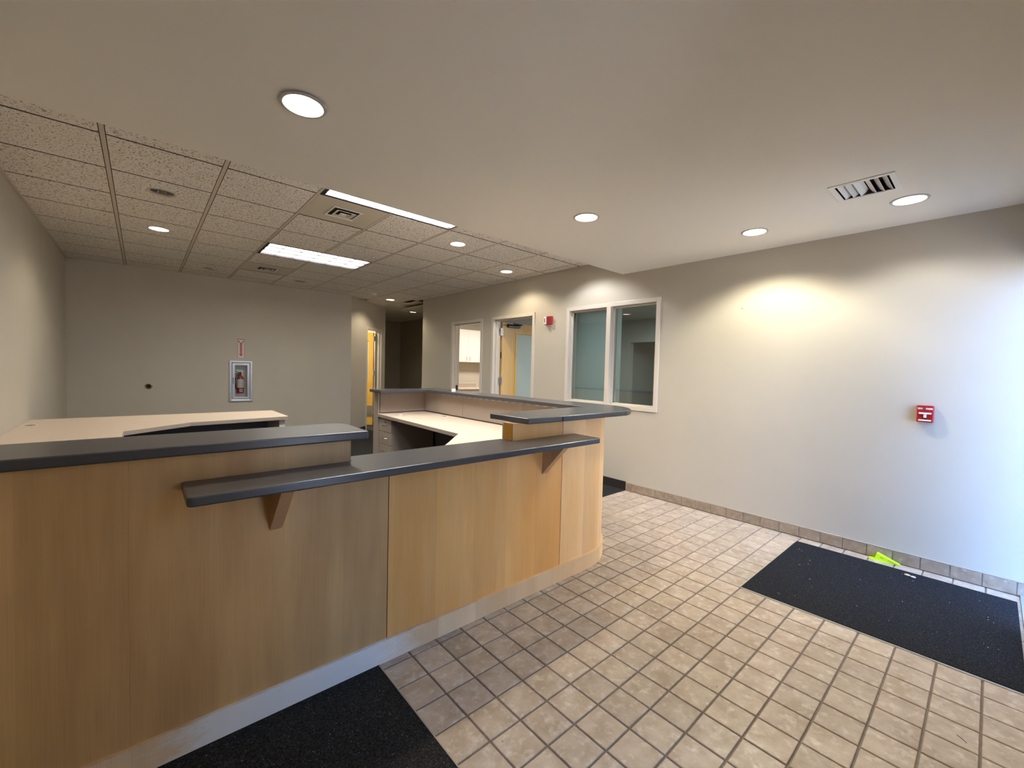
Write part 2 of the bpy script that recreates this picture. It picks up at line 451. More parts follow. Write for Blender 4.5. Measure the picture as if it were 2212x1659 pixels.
for i in range(0, 8):
    x = XR+i*G
    segs = [(YS, YB)] if i != 3 else [(YT+G, YT+4*G), (YT+5*G, YB)]
    for s in segs: obj('tee_bar', MB().box(x-.0115, x+.0115, s[0], s[1], ZC+.0004, ZC+.03), TEE, ce)
for i in range(5, 10):
    x = XR+i*G
    obj('tee_bar', MB().box(x-.0115, x+.0115, YB, 12.0, ZC+.001, ZC+.03), TEE, ce)
for j in range(0, 16):
    y = YT+j*G
    obj('cross_tee', MB().box(XL if y < YB else 3.05+max(0, y-YB-.5), XW if y < 7.59 else 6.0, y-.0125, y+.0125, ZC+.0018, ZC+.028), TEE_D, ce)
for i in range(0, 8):
    x = XR+i*G
    for q in ([(YS, YB)] if i != 3 else [(YT+G, YT+4*G), (YT+5*G, YB)]):
        obj('tee_reveal', MB().box(x-.0175, x+.0175, q[0], q[1], ZC+.0022, ZC+.030), TEE_D, ce)
obj('wall_angle', MB().box(XL, XL+.022, YS, YB, ZC-.0015, ZC+.01).box(XL, DG0[0], YB-.022, YB, ZC-.0015, ZC+.01).box(XW-.012, XW, YS, 7.59, ZC-.0015, ZC+.01), TEE, ce)
obj('plenum_lining', MB().box(XL, 6.4, YS, 12, ZTOP-.01, ZTOP-.004), DECK, ce)

# ---- walls
def wall_x(name, x0, x1, y0, y1, opens, m=PAINT, z1=ZTOP):
    """wall slab whose faces look along X; opens = [(y0,y1,z0,z1)]"""
    mb = MB(); cuts = sorted(opens); y = y0
    for a, b, c, d in cuts:
        if a > y: mb.box(x0, x1, y, a, 0, z1)
        if c > 0: mb.box(x0, x1, a, b, 0, c)
        if d < z1: mb.box(x0, x1, a, b, d, z1)
        y = b
    if y < y1: mb.box(x0, x1, y, y1, 0, z1)
    return struct(name, mb, m)
def wall_y(name, y0, y1, x0, x1, opens, m=PAINT, z1=ZTOP):
    mb = MB(); x = x0
    for a, b, c, d in sorted(opens):
        if a > x: mb.box(x, a, y0, y1, 0, z1)
        if c > 0: mb.box(a, b, y0, y1, 0, c)
        if d < z1: mb.box(a, b, y0, y1, d, z1)
        x = b
    if x < x1: mb.box(x, x1, y0, y1, 0, z1)
    return struct(name, mb, m)
DZ = 2.157
D1 = (5.637, 6.475); D2 = (4.402, 5.304)
WI = (2.452, 3.713, .985, 2.160)
wall_x('wall_right', XW, XW+WT, YF-.12, 7.59, [(D2[0], D2[1], 0, DZ), (D1[0], D1[1], 0, DZ), WI])
wall_x('wall_left', XL-WT, XL, YF-.12, YB+.1, [])
FC = (1.100, 1.365, .755, 1.372)          # extinguisher cabinet opening in the back wall
wall_y('wall_back', YB, YB+.14, XL-WT, DG0[0], [FC])
wall_y('wall_front', YF-.12, YF, XL-WT, XW+WT, [(.50, 1.60, 0.0, 2.16), (2.93, XW-.002, 0.0, 2.16)])
# diagonal wall with door opening
DT0, DT1 = .757, 1.515
dm = MB()
for t0, t1, z0, z1 in ((0, DT0, 0, ZTOP), (DT0, DT1, DZ, ZTOP), (DT1, 1.793, 0, ZTOP)):
    dm.obox((DG0[0], DG0[1], 0), (D, D, 0), (-D, D, 0), (0, 0, 1), t0, t1, 0, WT, z0, z1)
struct('wall_diagonal', dm, PAINT)
struct('wall_hall_left', MB().box(4.19, 4.31, 9.50, 12.0, 0, ZTOP), PAINT_D)
struct('wall_hall_back', MB().box(4.19, 6.1, 11.95, 12.07, 0, ZTOP), PAINT_D)
struct('wall_hall_right', MB().box(5.93, 6.05, 8.90, 12.0, 0, ZTOP), PAINT_D)
# side room behind the diagonal door, break room, office
struct('wall_store', MB().box(2.0, 2.1, YB+.14, 11.2, 0, ZTOP).box(2.0, 4.19, 11.1, 11.2, 0, ZTOP), PAINT)
struct('wall_break_room_back', MB().box(5.12, 8.4, 8.78, 8.90, 0, ZTOP), PAINT)
struct('wall_break_room_side', MB().box(XW+WT, 8.4, 5.44, 5.54, 0, ZTOP), PAINT)
HN = Vector((.905, 1.31, 0)).normalized()
struct('wall_hall_near', MB().obox((XW, 7.59, 0), HN, (HN.y, -HN.x, 0), (0, 0, 1), 0, 1.60, 0, .1, 0, ZTOP), PAINT_D)
struct('wall_break_room_right', MB().box(7.9, 8.0, 5.54, 8.78, 0, ZTOP), PAINT)
wall_x('wall_office_far', 7.6, 7.72, .8, 5.44, [(4.10, 4.97, 0, 1.99)], PAINT_G)
struct('wall_office_dark', MB().box(8.9, 8.98, .8, 5.6, 0, ZTOP).box(7.7, 8.9, 3.9, 3.98, 0, ZTOP).box(7.7, 8.9, 5.2, 5.28, 0, ZTOP), PAINT_G)
struct('wall_office_side', MB().box(XW+WT, 7.6, .7, .8, 0, ZTOP), PAINT_G)
struct('ceiling_office', MB().box(XW+WT, 8.9, .7, 5.44, 2.44, 2.48), PAINT_G)
struct('ceiling_break_room', MB().box(XW+WT, 7.9, 5.54, 8.78, 2.62, 2.66), PAINT)
# the break room's far wall ends the hall on that side, so the hall keeps its own near wall
struct('wall_added_sky_blocker', MB().box(4.50, 9, -16, YF-.13, -.02, 3.6), plain('sky_blocker_warm', (.62, .48, .33), .85, var=.05, vs=3))  # added, unseen: blocks blue sky and bounces warm sun onto the counter
struct('ground_outside', MB().box(-60, 64, -80, YF-.12, -.12, -.02), CONC)

# ---- frames of the openings in the right wall
def casing_x(parent, y0, y1, z0, z1, w, bottom=False, x=XW, dep=WT):
    """hollow-metal frame: face casing, jambs and stop, one part each"""
    e = .016
    obj('jamb', MB().box(x-e, x+dep+e, y0-w, y0, z0, z1+w).box(x+.04, x+.09, y0, y0+.016, z0, z1), FRAME, parent, bev=.003)
    obj('jamb', MB().box(x-e, x+dep+e, y1, y1+w, z0, z1+w).box(x+.04, x+.09, y1-.016, y1, z0, z1), FRAME, parent, bev=.003)
    obj('head', MB().box(x-e, x+dep+e, y0, y1, z1, z1+w).box(x+.04, x+.09, y0, y1, z1-.016, z1), FRAME, parent, bev=.003)
    if bottom: obj('sill', MB().box(x-e, x+dep+e, y0-w, y1+w, z0-w, z0).box(x+.04, x+.09, y0, y1, z0, z0+.016), FRAME, parent, bev=.003)
def sroot(name, loc):
    o = bpy.data.objects.new(name, None); COL.objects.link(o); o.location = loc; o['kind'] = 'structure'; return o
CW = .048
d1 = sroot('door_1', (XW, 6.05, 0))
casing_x(d1, D1[0]+.004, D1[1]-.004, 0, DZ-.004, CW)
obj('strike_plate', MB().box(XW+.060, XW+.10, D1[1]-.026, D1[1]-.019, .96, 1.06), BLACK, d1)
d2 = sroot('door_2', (XW, 4.85, 0))
casing_x(d2, D2[0]+.004, D2[1]-.004, 0, DZ-.004, CW)
LY0, LY1 = 5.275, 5.318                                  # door 2 leaf stands open, at a right angle to the wall
LX0, LX1 = XW+WT+.035, XW+WT+.935
gx0, gx1, gz0, gz1 = LX0+.31, LX1-.10, .72, 1.975
lf = MB().prism(rect(LX0, LX1, .012, 2.135), LY0, LY1, holes=[rect(gx0, gx1, gz0, gz1)], fn=lambda a, b, h: (a, h, b))
leaf = obj('door_leaf', lf, DOORW, d2)
obj('lite_frame', MB().prism(rect(gx0-.022, gx1+.022, gz0-.022, gz1+.022), LY0-.008, LY0+.012, holes=[rect(gx0+.004, gx1-.004, gz0+.004, gz1-.004)], fn=lambda a, b, h: (a, h, b)), DOORY, leaf)
obj('lite', MB().box(gx0, gx1, LY0+.012, LY0+.02, gz0, gz1), FROST, leaf)
for z in (1.975, 1.19, .30):
    obj('hinge', MB().box(LX0-.042, LX0+.004, LY0-.012, LY0-.004, z-.06, z+.06).lathe((LX0-.016, LY0-.014, z-.06), [(.008, 0), (.008, .12)], 10, cap0=True, cap1=True), STEEL, leaf)
obj('edge_plate', MB().box(LX0-.004, LX0+.002, LY0+.01, LY0+.03, 1.55, 1.65), BLACK, leaf)
obj('closer_arm', MB().tube([(LX0+.15, LY0-.02, 2.10), (LX0+.34, LY0-.10, 2.105), (LX0+.10, LY0-.16, 2.11)], .009).box(LX0+.10, LX0+.36, LY0-.045, LY0, 2.06, 2.115), BLACK, leaf)

# ---- interior window
w1 = sroot('window_1', (XW, 3.08, .95))
casing_x(w1, WI[0]+.004, WI[1]-.004, WI[2]+.003, WI[3]-.004, CW, bottom=True)
obj('mullion', MB().box(XW-.016, XW+WT+.016, 3.053, 3.114, WI[2], WI[3]).box(XW+.04, XW+.09, 3.037, 3.130, WI[2], WI[3]), FRAME, w1, bev=.003)
obj('glass_pane', MB().box(XW+.062, XW+.068, 3.114, WI[1], WI[2], WI[3]), GLASS, w1)
obj('glass_pane', MB().box(XW+.062, XW+.068, WI[0], 3.053, WI[2], WI[3]), GLASS, w1)

# ---- door in the diagonal wall
d3 = sroot('door_3', dg(1.13, 0, 0))
O0 = (DG0[0], DG0[1], 0); AU = (D, D, 0); AN = (-D, D, 0); AZ = (0, 0, 1)
e = .014
obj('jamb', MB().obox(O0, AU, AN, AZ, DT0-.045, DT0, -e, WT+e, 0, DZ+.04).obox(O0, AU, AN, AZ, DT0, DT0+.014, .03, .075, 0, DZ), FRAME, d3, bev=.003)
obj('jamb', MB().obox(O0, AU, AN, AZ, DT1, DT1+.055, -e, WT+e, 0, DZ+.04).obox(O0, AU, AN, AZ, DT1-.014, DT1, .03, .075, 0, DZ), FRAME, d3, bev=.003)
obj('head', MB().obox(O0, AU, AN, AZ, DT0, DT1, -e, WT+e, DZ-.008, DZ+.04), FRAME, d3, bev=.003)
ls0, ls1 = DT1-.052, DT1-.008
def dpr(a, b, h): return dg(h, a, b)
l3 = obj('door_leaf', MB().prism(rect(.150, .93, .012, 2.13), ls0, ls1, holes=[rect(.255, .80, 1.06, 1.95), rect(.30, .80, .64, .93)], fn=dpr), DOORY, d3)
obj('leaf_edge', MB().obox(O0, AU, AN, AZ, ls0+.002, ls1-.002, .1475, .1505, .012, 2.13), DOOR_E, l3)
obj('lite', MB().obox(O0, AU, AN, AZ, ls0+.012, ls0+.02, .255, .80, 1.06, 1.95), FROST, l3)
obj('louvre', MB().obox(O0, AU, AN, AZ, ls0+.012, ls0+.02, .30, .80, .64, .93), FROST, l3)
obj('kick_plate', MB().obox(O0, AU, AN, AZ, ls0-.003, ls0, .16, .92, .20, .46), STEEL, l3)
for z in (1.99, 1.20, .30):
    obj('hinge', MB().obox(O0, AU, AN, AZ, ls1-.050, ls1+.010, .130, .147, z-.055, z+.055), STEEL, l3)

# ---- storefront glazing in the front wall: a tall window by the right wall, a glass door behind the camera
FRM = plain('storefront_frame', (.45, .52, .50), .35, metal=.5)
def ybox(n, x0, x1, z0, z1, p, y0=YF-.085, y1=YF-.02, m=FRM): return obj(n, MB().box(x0, x1, y0, y1, z0, z1), m, p, bev=.002)
w2 = sroot('window_2', (3.6, YF, 0))
WX0, WX1 = 2.93, XW-.002
ybox('mullion', WX0, WX0+.045, 0, 2.16, w2); ybox('mullion', 3.57, 3.61, .05, 2.11, w2); ybox('mullion', WX1-.012, WX1, 0, 2.16, w2)
ybox('rail', WX0+.045, 3.57, 0.0, .05, w2); ybox('rail', WX0+.045, WX1-.03, 2.11, 2.16, w2)
obj('glass_pane', MB().box(WX0+.045, 3.57, YF-.056, YF-.050, .05, 2.11), CLEAR, w2)
d5 = sroot('door_5', (WX1-.02, YF-.3, 0))                # glazed leaf standing open, outside along the added wall
def xbox(n, y0, y1, z0, z1, m=FRM): return obj(n, MB().box(WX1-.04, WX1, y0, y1, z0, z1), m, d5, bev=.002)
xbox('stile', -.41, -.33, .012, 2.10); xbox('stile', -.95, -.87, .012, 2.10); xbox('rail', -.87, -.41, .012, .20); xbox('rail', -.87, -.41, 2.0, 2.10)
obj('glass_pane', MB().box(WX1-.023, WX1-.017, -.87, -.41, .20, 2.0), CLEAR, d5)
obj('sill_plate', MB().box(WX0, WX1, YF-.1, YF+.022, -.004, .010), ALU, w2)
d4 = sroot('door_4', (1.05, YF, 0))
GX0, GX1 = .50, 1.60
ybox('jamb', GX0, GX0+.045, 0, 2.16, d4, YF-.09, YF-.005); ybox('jamb', GX1-.045, GX1, 0, 2.16, d4, YF-.09, YF-.005)
ybox('head', GX0+.045, GX1-.045, 2.11, 2.16, d4)
ybox('stile', GX0+.05, GX0+.30, .012, 2.105, d4); ybox('stile', GX1-.40, GX1-.05, .012, 2.105, d4)  # unseen stiles, widened to keep blue sky light off the counter
ybox('rail', GX0+.30, GX1-.40, .012, .22, d4); ybox('rail', GX0+.30, GX1-.40, 2.02, 2.105, d4)
obj('glass_pane', MB().box(GX0+.30, GX1-.40, YF-.056, YF-.050, .22, 2.02), CLEAR, d4)
obj('push_bar', MB().tube([(GX0+.06, YF+.0, 1.02), (GX1-.06, YF+.0, 1.02)], .016), ALU, d4, smooth=True)

# ---- baseboards
bb = struct('baseboard_right', MB().box(XW-.006, XW, YF, 2.768, 0, .092).box(XW-.012, XW, YF, 2.768, .089, .094), GROUT_L)
y = 2.762; first = True
while y > YF+.03:
    h = .075 if first else TP; first = False
    a1, a0 = y-.0035, max(y-h+.0035, YF+.002)
    obj('base_tile', MB().add(*(lambda t: ([(XW-.006-(z+.006)*1.0, a0+x, .004+yy) for x, yy, z in t.v], t.f))(tile_mb(a1-a0, .083))), TILEB, bb)
    y -= h
rb = struct('baseboard_back', MB().box(XW-.008, XW, 2.772, D2[0]-.05, 0, .10).box(XW-.008, XW, D2[1]+.05, D1[0]-.05, 0, .10).box(XW-.008, XW, D1[1]+.05, 7.59, 0, .10)
            .box(XL, DG0[0], YB-.008, YB, 0, .10).box(XL, XL+.008, 5.9, YB, 0, .10)
            .obox(O0, AU, AN, AZ, 0, DT0-.05, -.008, 0, 0, .10).obox(O0, AU, AN, AZ, DT1+.06, 1.793, -.008, 0, 0, .10)
            .box(4.31, 5.93, 11.94, 11.95, 0, .1).box(5.92, 5.93, 7.6, 11.95, 0, .1), RUBBER)

# ================================================================== LIGHT FIXTURES
def spot(name, parent, loc, e, col, ang=136, blend=.45, r=.06):
    l = bpy.data.lights.new(name, 'SPOT'); l.energy = e; l.color = col; l.spot_size = math.radians(ang); l.spot_blend = blend; l.shadow_soft_size = r
    o = bpy.data.objects.new(name, l); COL.objects.link(o); o.parent = parent; o.location = Vector(loc)-base_of(parent)
    return o
def downlight(x, y, z, on, label, w=DL_W, drop=0.0, col=DL_COL):
    t = thing('recessed_downlight', label, 'downlight', (x, y, z), 'recessed ceiling downlights')
    z0 = z-drop
    obj('trim_ring', MB().lathe((x, y, z0), [(.078, .012), (.078, -.001), (.082, -.005), (.094, -.004), (.096, .0005), (.086, .003)], 32), TEE if not on else RING, t, smooth=True)
    obj('reflector', MB().lathe((x, y, z0), [(.079, .0), (.074, .05), (.062, .10), (.045, .135)], 32, cap1=True), WHITE_R if on else CHROME, t, smooth=True)
    if on:
        obj('lamp', MB().lathe((x, y, z0), [(.052, .060), (.052, .064)], 24, cap0=True, cap1=True), BULB, t)
        spot('downlight_beam', t, (x, y, z0+.052), w, col)
    else:
        obj('lamp', MB().lathe((x, y, z0), [(.006, .05), (.022, .058), (.028, .08), (.02, .11), (.014, .13)], 16, cap0=True), BLACK, t, smooth=True)
    return t
downlight(*SOFF_L[0], ZS, 1, 'white downlight in the smooth ceiling, nearest the camera, its trim hanging loose', drop=.008)
downlight(*SOFF_L[1], ZS, 1, 'white downlight in the smooth ceiling above the rounded counter corner')
downlight(*SOFF_L[2], ZS, 1, 'white downlight in the smooth ceiling between the square vent and the wall window', w=DL_W*1.85, col=(1.0, .94, .74))
downlight(*SOFF_L[3], ZS, 1, 'white downlight in the smooth ceiling right beside the square vent', w=DL_W*.5, col=(.97, .97, .97))
tl = ['unlit chrome downlight in a tile near the left wall, nearest to the smooth ceiling',
      'lit downlight in a tile near the left wall, past the unlit one',
      'unlit chrome downlight by the back wall, left of the far vent panel',
      'unlit chrome downlight by the back wall, right of the far vent panel',
      'lit downlight in a tile beside the long bright fixture at the smooth ceiling edge',
      'lit downlight in the tile row along the right wall, above the red strobe',
      'lit downlight above the wall window, tucked behind the edge of the smooth ceiling',
      'lit downlight in the tiles in front of the angled wall with the yellow door',
      'lit downlight farthest away, inside the dark hall']
for (x, y, on), l in zip(TILE_L, tl):
    w = DL_W*(.14 if x > 4.5 else .75 if x > 3.5 else .40)
    downlight(x, y, ZC, on, l, w=w, col=(.97, .97, 1.0) if y < 3.5 else DL_COL)
def troffer(x0, x1, y0, y1, label, lens):
    cx, cy = (x0+x1)/2, (y0+y1)/2
    t = thing('fluorescent_troffer', label, 'ceiling light', (cx, cy, ZC), 'fluorescent ceiling troffers')
    g = .013
    a0, a1, b0, b1 = x0+g, x1-g, y0+g, y1-g
    obj('housing', MB().prism(rect(a0, a1, b0, b1), ZC+.001, ZC+.115, holes=[rect(a0+.012, a1-.012, b0+.008, b1-.008)]).box(a0, a1, b0, b1, ZC+.112, ZC+.118), FIXTURE_SHADE, t)
    obj('frame', MB().prism(rect(x0+.011, x1-.011, y0+.011, y1-.011), ZC-.001, ZC+.004, holes=[rect(a0+.030, a1-.014, b0+.012, b1-.012)]), FIXTURE_SHADE, t)  # black border, left side widened to stand in for the recess shade
    L = obj('lens', MB().box(a0+.012, a1-.012, b0+.008, b1-.008, ZC+.020, ZC+.026), lens, t)
    for i in range(1, 6):
        x = a0+(a1-a0)*i/6
        obj('louvre_blade', MB().box(x-.0015, x+.0015, b0+.008, b1-.008, ZC+.003, ZC+.0195), BLADE if lens is LENS else WHITE_R, t)
    for i in range(1, 3):
        y = b0+(b1-b0)*i/3
        obj('louvre_blade', MB().box(a0+.012, a1-.012, y-.0015, y+.0015, ZC+.003, ZC+.0195), BLADE if lens is LENS else WHITE_R, t)
    return t
troffer(*TROF[0], 'bright fluorescent fixture tucked against the smooth ceiling edge', LENS_N)
troffer(*TROF[1], 'bright fluorescent fixture with eighteen louvre cells out among the ceiling tiles', LENS)
# unseen fixtures of the rooms behind
def area(name, x, y, z, sx, sy, e, col):
    l = bpy.data.lights.new(name, 'AREA'); l.shape = 'RECTANGLE'; l.size = sx; l.size_y = sy; l.energy = e; l.color = col
    o = bpy.data.objects.new(name, l); COL.objects.link(o); o.location = (x, y, z); return o
area('break_room_light', 6.1, 7.0, 2.60, 1.2, .6, 22, (1, .93, .85))
area('office_light', 6.0, 3.0, 2.42, 1.2, .6, 24, (.95, .98, 1))
area('store_light', 3.0, 9.9, 2.70, .6, .6, 24, (1, .92, .75))

# ---- vents
v = thing('ceiling_vent', 'white square louvred supply vent in the smooth ceiling', 'vent', (3.267, .555, ZS))
obj('vent_frame', MB().prism(rect(3.113, 3.422, .401, .708), ZS-.006, ZS+.001, holes=[rect(VX0+.010, VX1-.010, VY0+.012, VY1-.012)]), WHITE, v, bev=.002)
obj('vent_box', MB().box(VX0, VX1, VY0, VY1, ZS+.070, ZS+.075).prism(rect(VX0, VX1, VY0, VY1), ZS, ZS+.07, holes=[rect(VX0+.004, VX1-.004, VY0+.004, VY1-.004)]), FIXTURE_SHADE, v)
for i in range(6):
    yc = VY0+.022+(VY1-VY0-.044)*(i+.5)/6
    s = -1 if i < 3 else 1
    pts = [(yc-s*.016, ZS+.030), (yc-s*.004, ZS+.012), (yc+s*.018, ZS-.004), (yc+s*.019, ZS-.002), (yc-s*.001, ZS+.016), (yc-s*.013, ZS+.032)]
    obj('vane', MB().prism(pts, VX0+.008, VX1-.008, fn=lambda a, b, h: (h, a, b)), WHITE, v)
def diffuser(px, py, label):
    t = thing('ceiling_diffuser', label, 'vent', (px, py, ZC), 'metal panel diffusers in the tile grid')
    h = G/2-.0135
    obj('panel', MB().box(px-h, px+h, py-h, py+h, ZC+.001, ZC+.01), METALP, t)
    obj('throat', MB().box(px-.105, px+.105, py-.105, py+.105, ZC-.0015, ZC+.0012), DARK, t)
    for k, (r, z) in enumerate(((.128, .004), (.084, .010), (.042, .014))):
        w = .024
        vs = []
        for rr, zz in ((r, ZC-z), (r-w, ZC-z+.0095), (r-w-.002, ZC-z+.0075), (r-.002, ZC-z-.003)):
            vs += [(px-rr, py-rr, zz), (px+rr, py-rr, zz), (px+rr, py+rr, zz), (px-rr, py+rr, zz)]
        fs = [(a*4+i, a*4+(i+1) % 4, ((a+1) % 4)*4+(i+1) % 4, ((a+1) % 4)*4+i) for a in range(4) for i in range(4)]
        obj('cone', MB().add(vs, fs), METALP if k else WHITE, t)
    obj('centre', MB().box(px-.018, px+.018, py-.018, py+.018, ZC-.013, ZC-.010), WHITE, t)
diffuser(*PANELS[0], 'beige metal ceiling panel with square stepped diffuser beside the near fluorescent fixture')
diffuser(*PANELS[1], 'beige metal ceiling panel with square stepped diffuser near the back wall')
sd = thing('smoke_detector', 'small round white smoke detector on the ceiling tiles near the angled wall', 'smoke detector', (3.229, 7.617, ZC))
obj('base', MB().lathe((3.229, 7.617, ZC), [(.065, .0), (.065, -.012), (.058, -.016)], 24, cap1=True), WHITE, sd, smooth=True)
obj('chamber', MB().lathe((3.229, 7.617, ZC), [(.048, -.016), (.046, -.034), (.034, -.040)], 24, cap1=True), WHITE, sd, smooth=True)

# ================================================================== RECEPTION COUNTER
YFACE = 1.82
ZB = .104; ZL0, ZL1 = .932, .964; ZH0, ZH1 = 1.063, 1.098
CX, CY, CR = 2.33, 2.326, .506
rc = thing('reception_counter', 'U-shaped reception counter clad in maple veneer with pale base', 'counter', (1.2, 1.86, 0))
KI, KO = 1.902, 1.832                                    # knee wall inner / core outer face
XO = CX+CR
XI = 2.745; YA0, YA1 = 4.80, 4.90
# core of the knee walls (left, low middle, right with corner and back arm)
obj('knee_wall', MB().box(XL, .676, KO, KI, ZB-.03, ZH0), CORE, rc)
obj('knee_wall', MB().box(.676, 1.615, KO, KI, ZB-.03, ZL0), CORE, rc)
outer = [(1.615, KO)]+arc(CX, CY, CR-.012, -90, 0, 16)+[(XO-.012, YA1), (2.118, YA1), (2.118, YA0), (XI, YA0), (XI, KI+.36), (XI-.06, KI+.10), (XI-.36, KI), (1.615, KI)]
obj('knee_wall', MB().prism(outer, ZB-.03, ZH0), LAM_S, rc)
# veneer panels
def fxz(y0): return lambda a, b, h: (a, y0+h, b)
gp = .0018
obj('front_panel', MB().prism(rect(XL, -.034, ZB, ZH0), 0, .011, fn=fxz(YFACE)), WOOD, rc, bev=.001)
obj('front_panel', MB().prism([(-.034, ZB), (.857-gp, ZB), (.857-gp, ZL0), (.678, ZL0), (.678, ZH0), (-.034, ZH0)], 0, .011, fn=fxz(YFACE)), WOOD, rc, bev=.001)
obj('front_panel', MB().prism([(.857+gp, ZB), (2.050-gp*1.6, ZB), (2.050-gp*1.6, ZH0), (1.615, ZH0), (1.615, ZL0), (.857+gp, ZL0)], 0, .011, fn=fxz(YFACE)), WOOD_C, rc, bev=.001)
a_o = [(2.050+gp*1.6, YFACE)]+arc(CX, CY, CR, -90, 0, 24)+[(XO, YA1)]
a_i = [(XO-.011, YA1)]+arc(CX, CY, CR-.011, 0, -90, 24)+[(2.050+gp*1.6, YFACE+.011)]
obj('front_panel', MB().prism(a_o+a_i, ZB, ZH0), WOOD_D, rc, smooth=True)
# pale base that follows the plan
BR = CR+.014
b_o = [(XL, KY0)]+arc(CX, CY, BR, -90, 0, 24)+[(CX+BR, YA1)]
b_i = [(CX+BR-.03, YA1)]+arc(CX, CY, BR-.03, 0, -90, 24)+[(XL, KY0+.03)]
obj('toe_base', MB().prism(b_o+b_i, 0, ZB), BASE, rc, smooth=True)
# ends of the raised walls where the low middle begins
o = obj('end_cap', MB().box(1.608, 1.6155, YFACE, KI-.008, ZL1, ZH0), GOLD, rc); o['label'] = 'golden veneer end strip'
obj('end_cap', MB().box(.676, .6795, YFACE, KI, ZL1, ZH0), WOOD2, rc)
obj('end_strip', MB().box(1.608, 1.622, KI-.008, KI+.004, ZL1, ZH0), LAM_S, rc)
# brackets under the ledge
for bx in (.370, 1.866):
    obj('bracket', MB().prism([(YFACE, .730), (YFACE, ZL0), (1.635, ZL0)], bx, bx+.044, fn=lambda a, b, h: (h, a, b)), WOOD2, rc, bev=.001)
# tackboard panels on the inner face of the right wall, with little labels along the top
seams = [2.30, 2.936, 3.932, YA0-.006]
for k in range(3):
    dp = obj('divider_panel', MB().box(XI-.022, XI-.002, seams[k]+.0015, seams[k+1]-.0015, .822, ZH0), FABRIC, rc, bev=.002)
    for yy in (4.30, 4.202, 4.083, 3.98, 3.881, 3.779, 3.675, 3.574, 3.463, 3.360, 3.254, 3.146, 3.043, 2.934, 2.831, 2.714, 2.609, 2.503):
        y2 = yy+.03
        if seams[k] <= y2-.02 < seams[k+1]:
            obj('label', MB().box(XI-.0245, XI-.022, y2-.030, y2+.022, 1.049, 1.058), PAPER, dp)
obj('divider_panel', MB().box(2.126, XI-.024, YA0-.020, YA0-.002, .822, ZH0), FABRIC, rc, bev=.002)
obj('divider_panel', MB().box(1.622, 2.40, KI+.002, KI+.02, .822, ZH0), FABRIC, rc, bev=.002)
obj('end_panel', MB().box(2.100, 2.118, YA0-.02, YA1+.01, .002, ZH0), LAM_S, rc, bev=.001)

# ---- stone tops (lifted off the counter, so things of their own)
lt = obj('countertop_slab', MB().prism([(XL+.002, 1.755), (.725, 1.755), (.735, 1.765), (.735, 2.005)]+arc(.675, 2.015, .06, 0, 90, 6)+[(XL+.002, 2.075)], ZH0, ZH1), STONE, bev=.006, seg=3)
tag(lt, 'dark slate countertop on the left wing of the counter, reaching the left picture edge', 'countertop')
R2 = .40; RX = 2.968
outl = [(1.665, 1.745)]+[(2.0, 1.733), (2.30, 1.731)]+arc(RX-R2-.02, 1.735+R2, R2+.015, -78, -4, 14)+[(RX, 2.35), (2.950, 2.6), (2.945, 4.915), (2.048, 4.915), (2.048, 4.598), (2.640, 4.592), (2.640, 2.150), (2.612, 2.126), (1.645, 2.076)]
rt = thing('countertop_slab', 'dark slate U-shaped raised countertop with a big rounded front corner', 'countertop', (2.5, 1.9, ZH0))
obj('top', MB().prism(outl, ZH0, ZH1), STONE, rt, bev=.006, seg=3)
obj('joint_filler', MB().box(1.948, 1.962, 1.7305, 1.7345, ZH0+.004, ZH1-.003), BLACK, rt)
lg = obj('ledge_slab', MB().prism([(.100, 1.598), (.112, 1.588), (2.135, 1.588), (2.149, 1.602), (2.156, YFACE-.001), (1.616, YFACE-.001), (1.606, YFACE), (1.606, 1.915), (.682, 1.915), (.682, YFACE-.001), (.100, YFACE-.001)], ZL0, ZL1), STONE, bev=.006, seg=3)
tag(lg, 'dark slate transaction ledge running along the maple counter front, lower than the other tops', 'ledge')

# ================================================================== DESKS BEHIND THE COUNTER
ZD0, ZD1 = .777, .812
rd = thing('corner_desk', 'pale laminate corner desk inside the right wing of the counter', 'desk', (2.4, 3.6, 0))
obj('desktop', MB().prism([(1.63, 1.925), (2.40, 1.925), (XI-.026, 2.26), (XI-.026, YA0-.024), (2.100, YA0-.024), (2.050, 3.010), (1.63, 2.575)], ZD0+.004, ZD1), LAM, rd, bev=.002)
eb = MB()
for p, q in (((2.098, YA0-.024), (2.048, 3.010)), ((2.048, 3.010), (1.628, 2.575))):
    a, b = Vector((p[0], p[1], 0)), Vector((q[0], q[1], 0)); d = (b-a).normalized(); n = Vector((d.y, -d.x, 0))
    L = (b-a).length
    eb.obox(a, d, n, (0, 0, 1), 0, L, -.004, .004, ZD0, ZD1-.002)
obj('edge_band', eb, LAM_S, rd)
obj('support_panel', MB().box(1.63, 1.655, 1.93, 2.55, 0, ZD0), LAM_S, rd)
obj('support_panel', MB().box(2.20, 2.70, 3.30, 3.32, 0, ZD0), LAM_D, rd)
obj('modesty_panel', MB().box(XI-.05, XI-.028, 2.4, YA0-.03, .1, ZD0), LAM_D, rd)
obj('grommet', MB().lathe((2.62, 4.15, ZD1), [(.040, 0), (.040, .002), (.032, .003), (.031, .0005)], 20), WHITE, rd)
obj('grommet_hole', MB().lathe((2.62, 4.15, ZD1), [(.032, .0008), (.031, .0012)], 20, cap1=True), DARK, rd)
dp_ = thing('drawer_pedestal', 'taupe three-drawer pedestal under the far end of the corner desk', 'drawers', (2.36, 4.62, 0))
obj('body', MB().box(2.130, 2.66, 4.452, 4.765, .03, ZD0-.003), LAM_S, dp_)
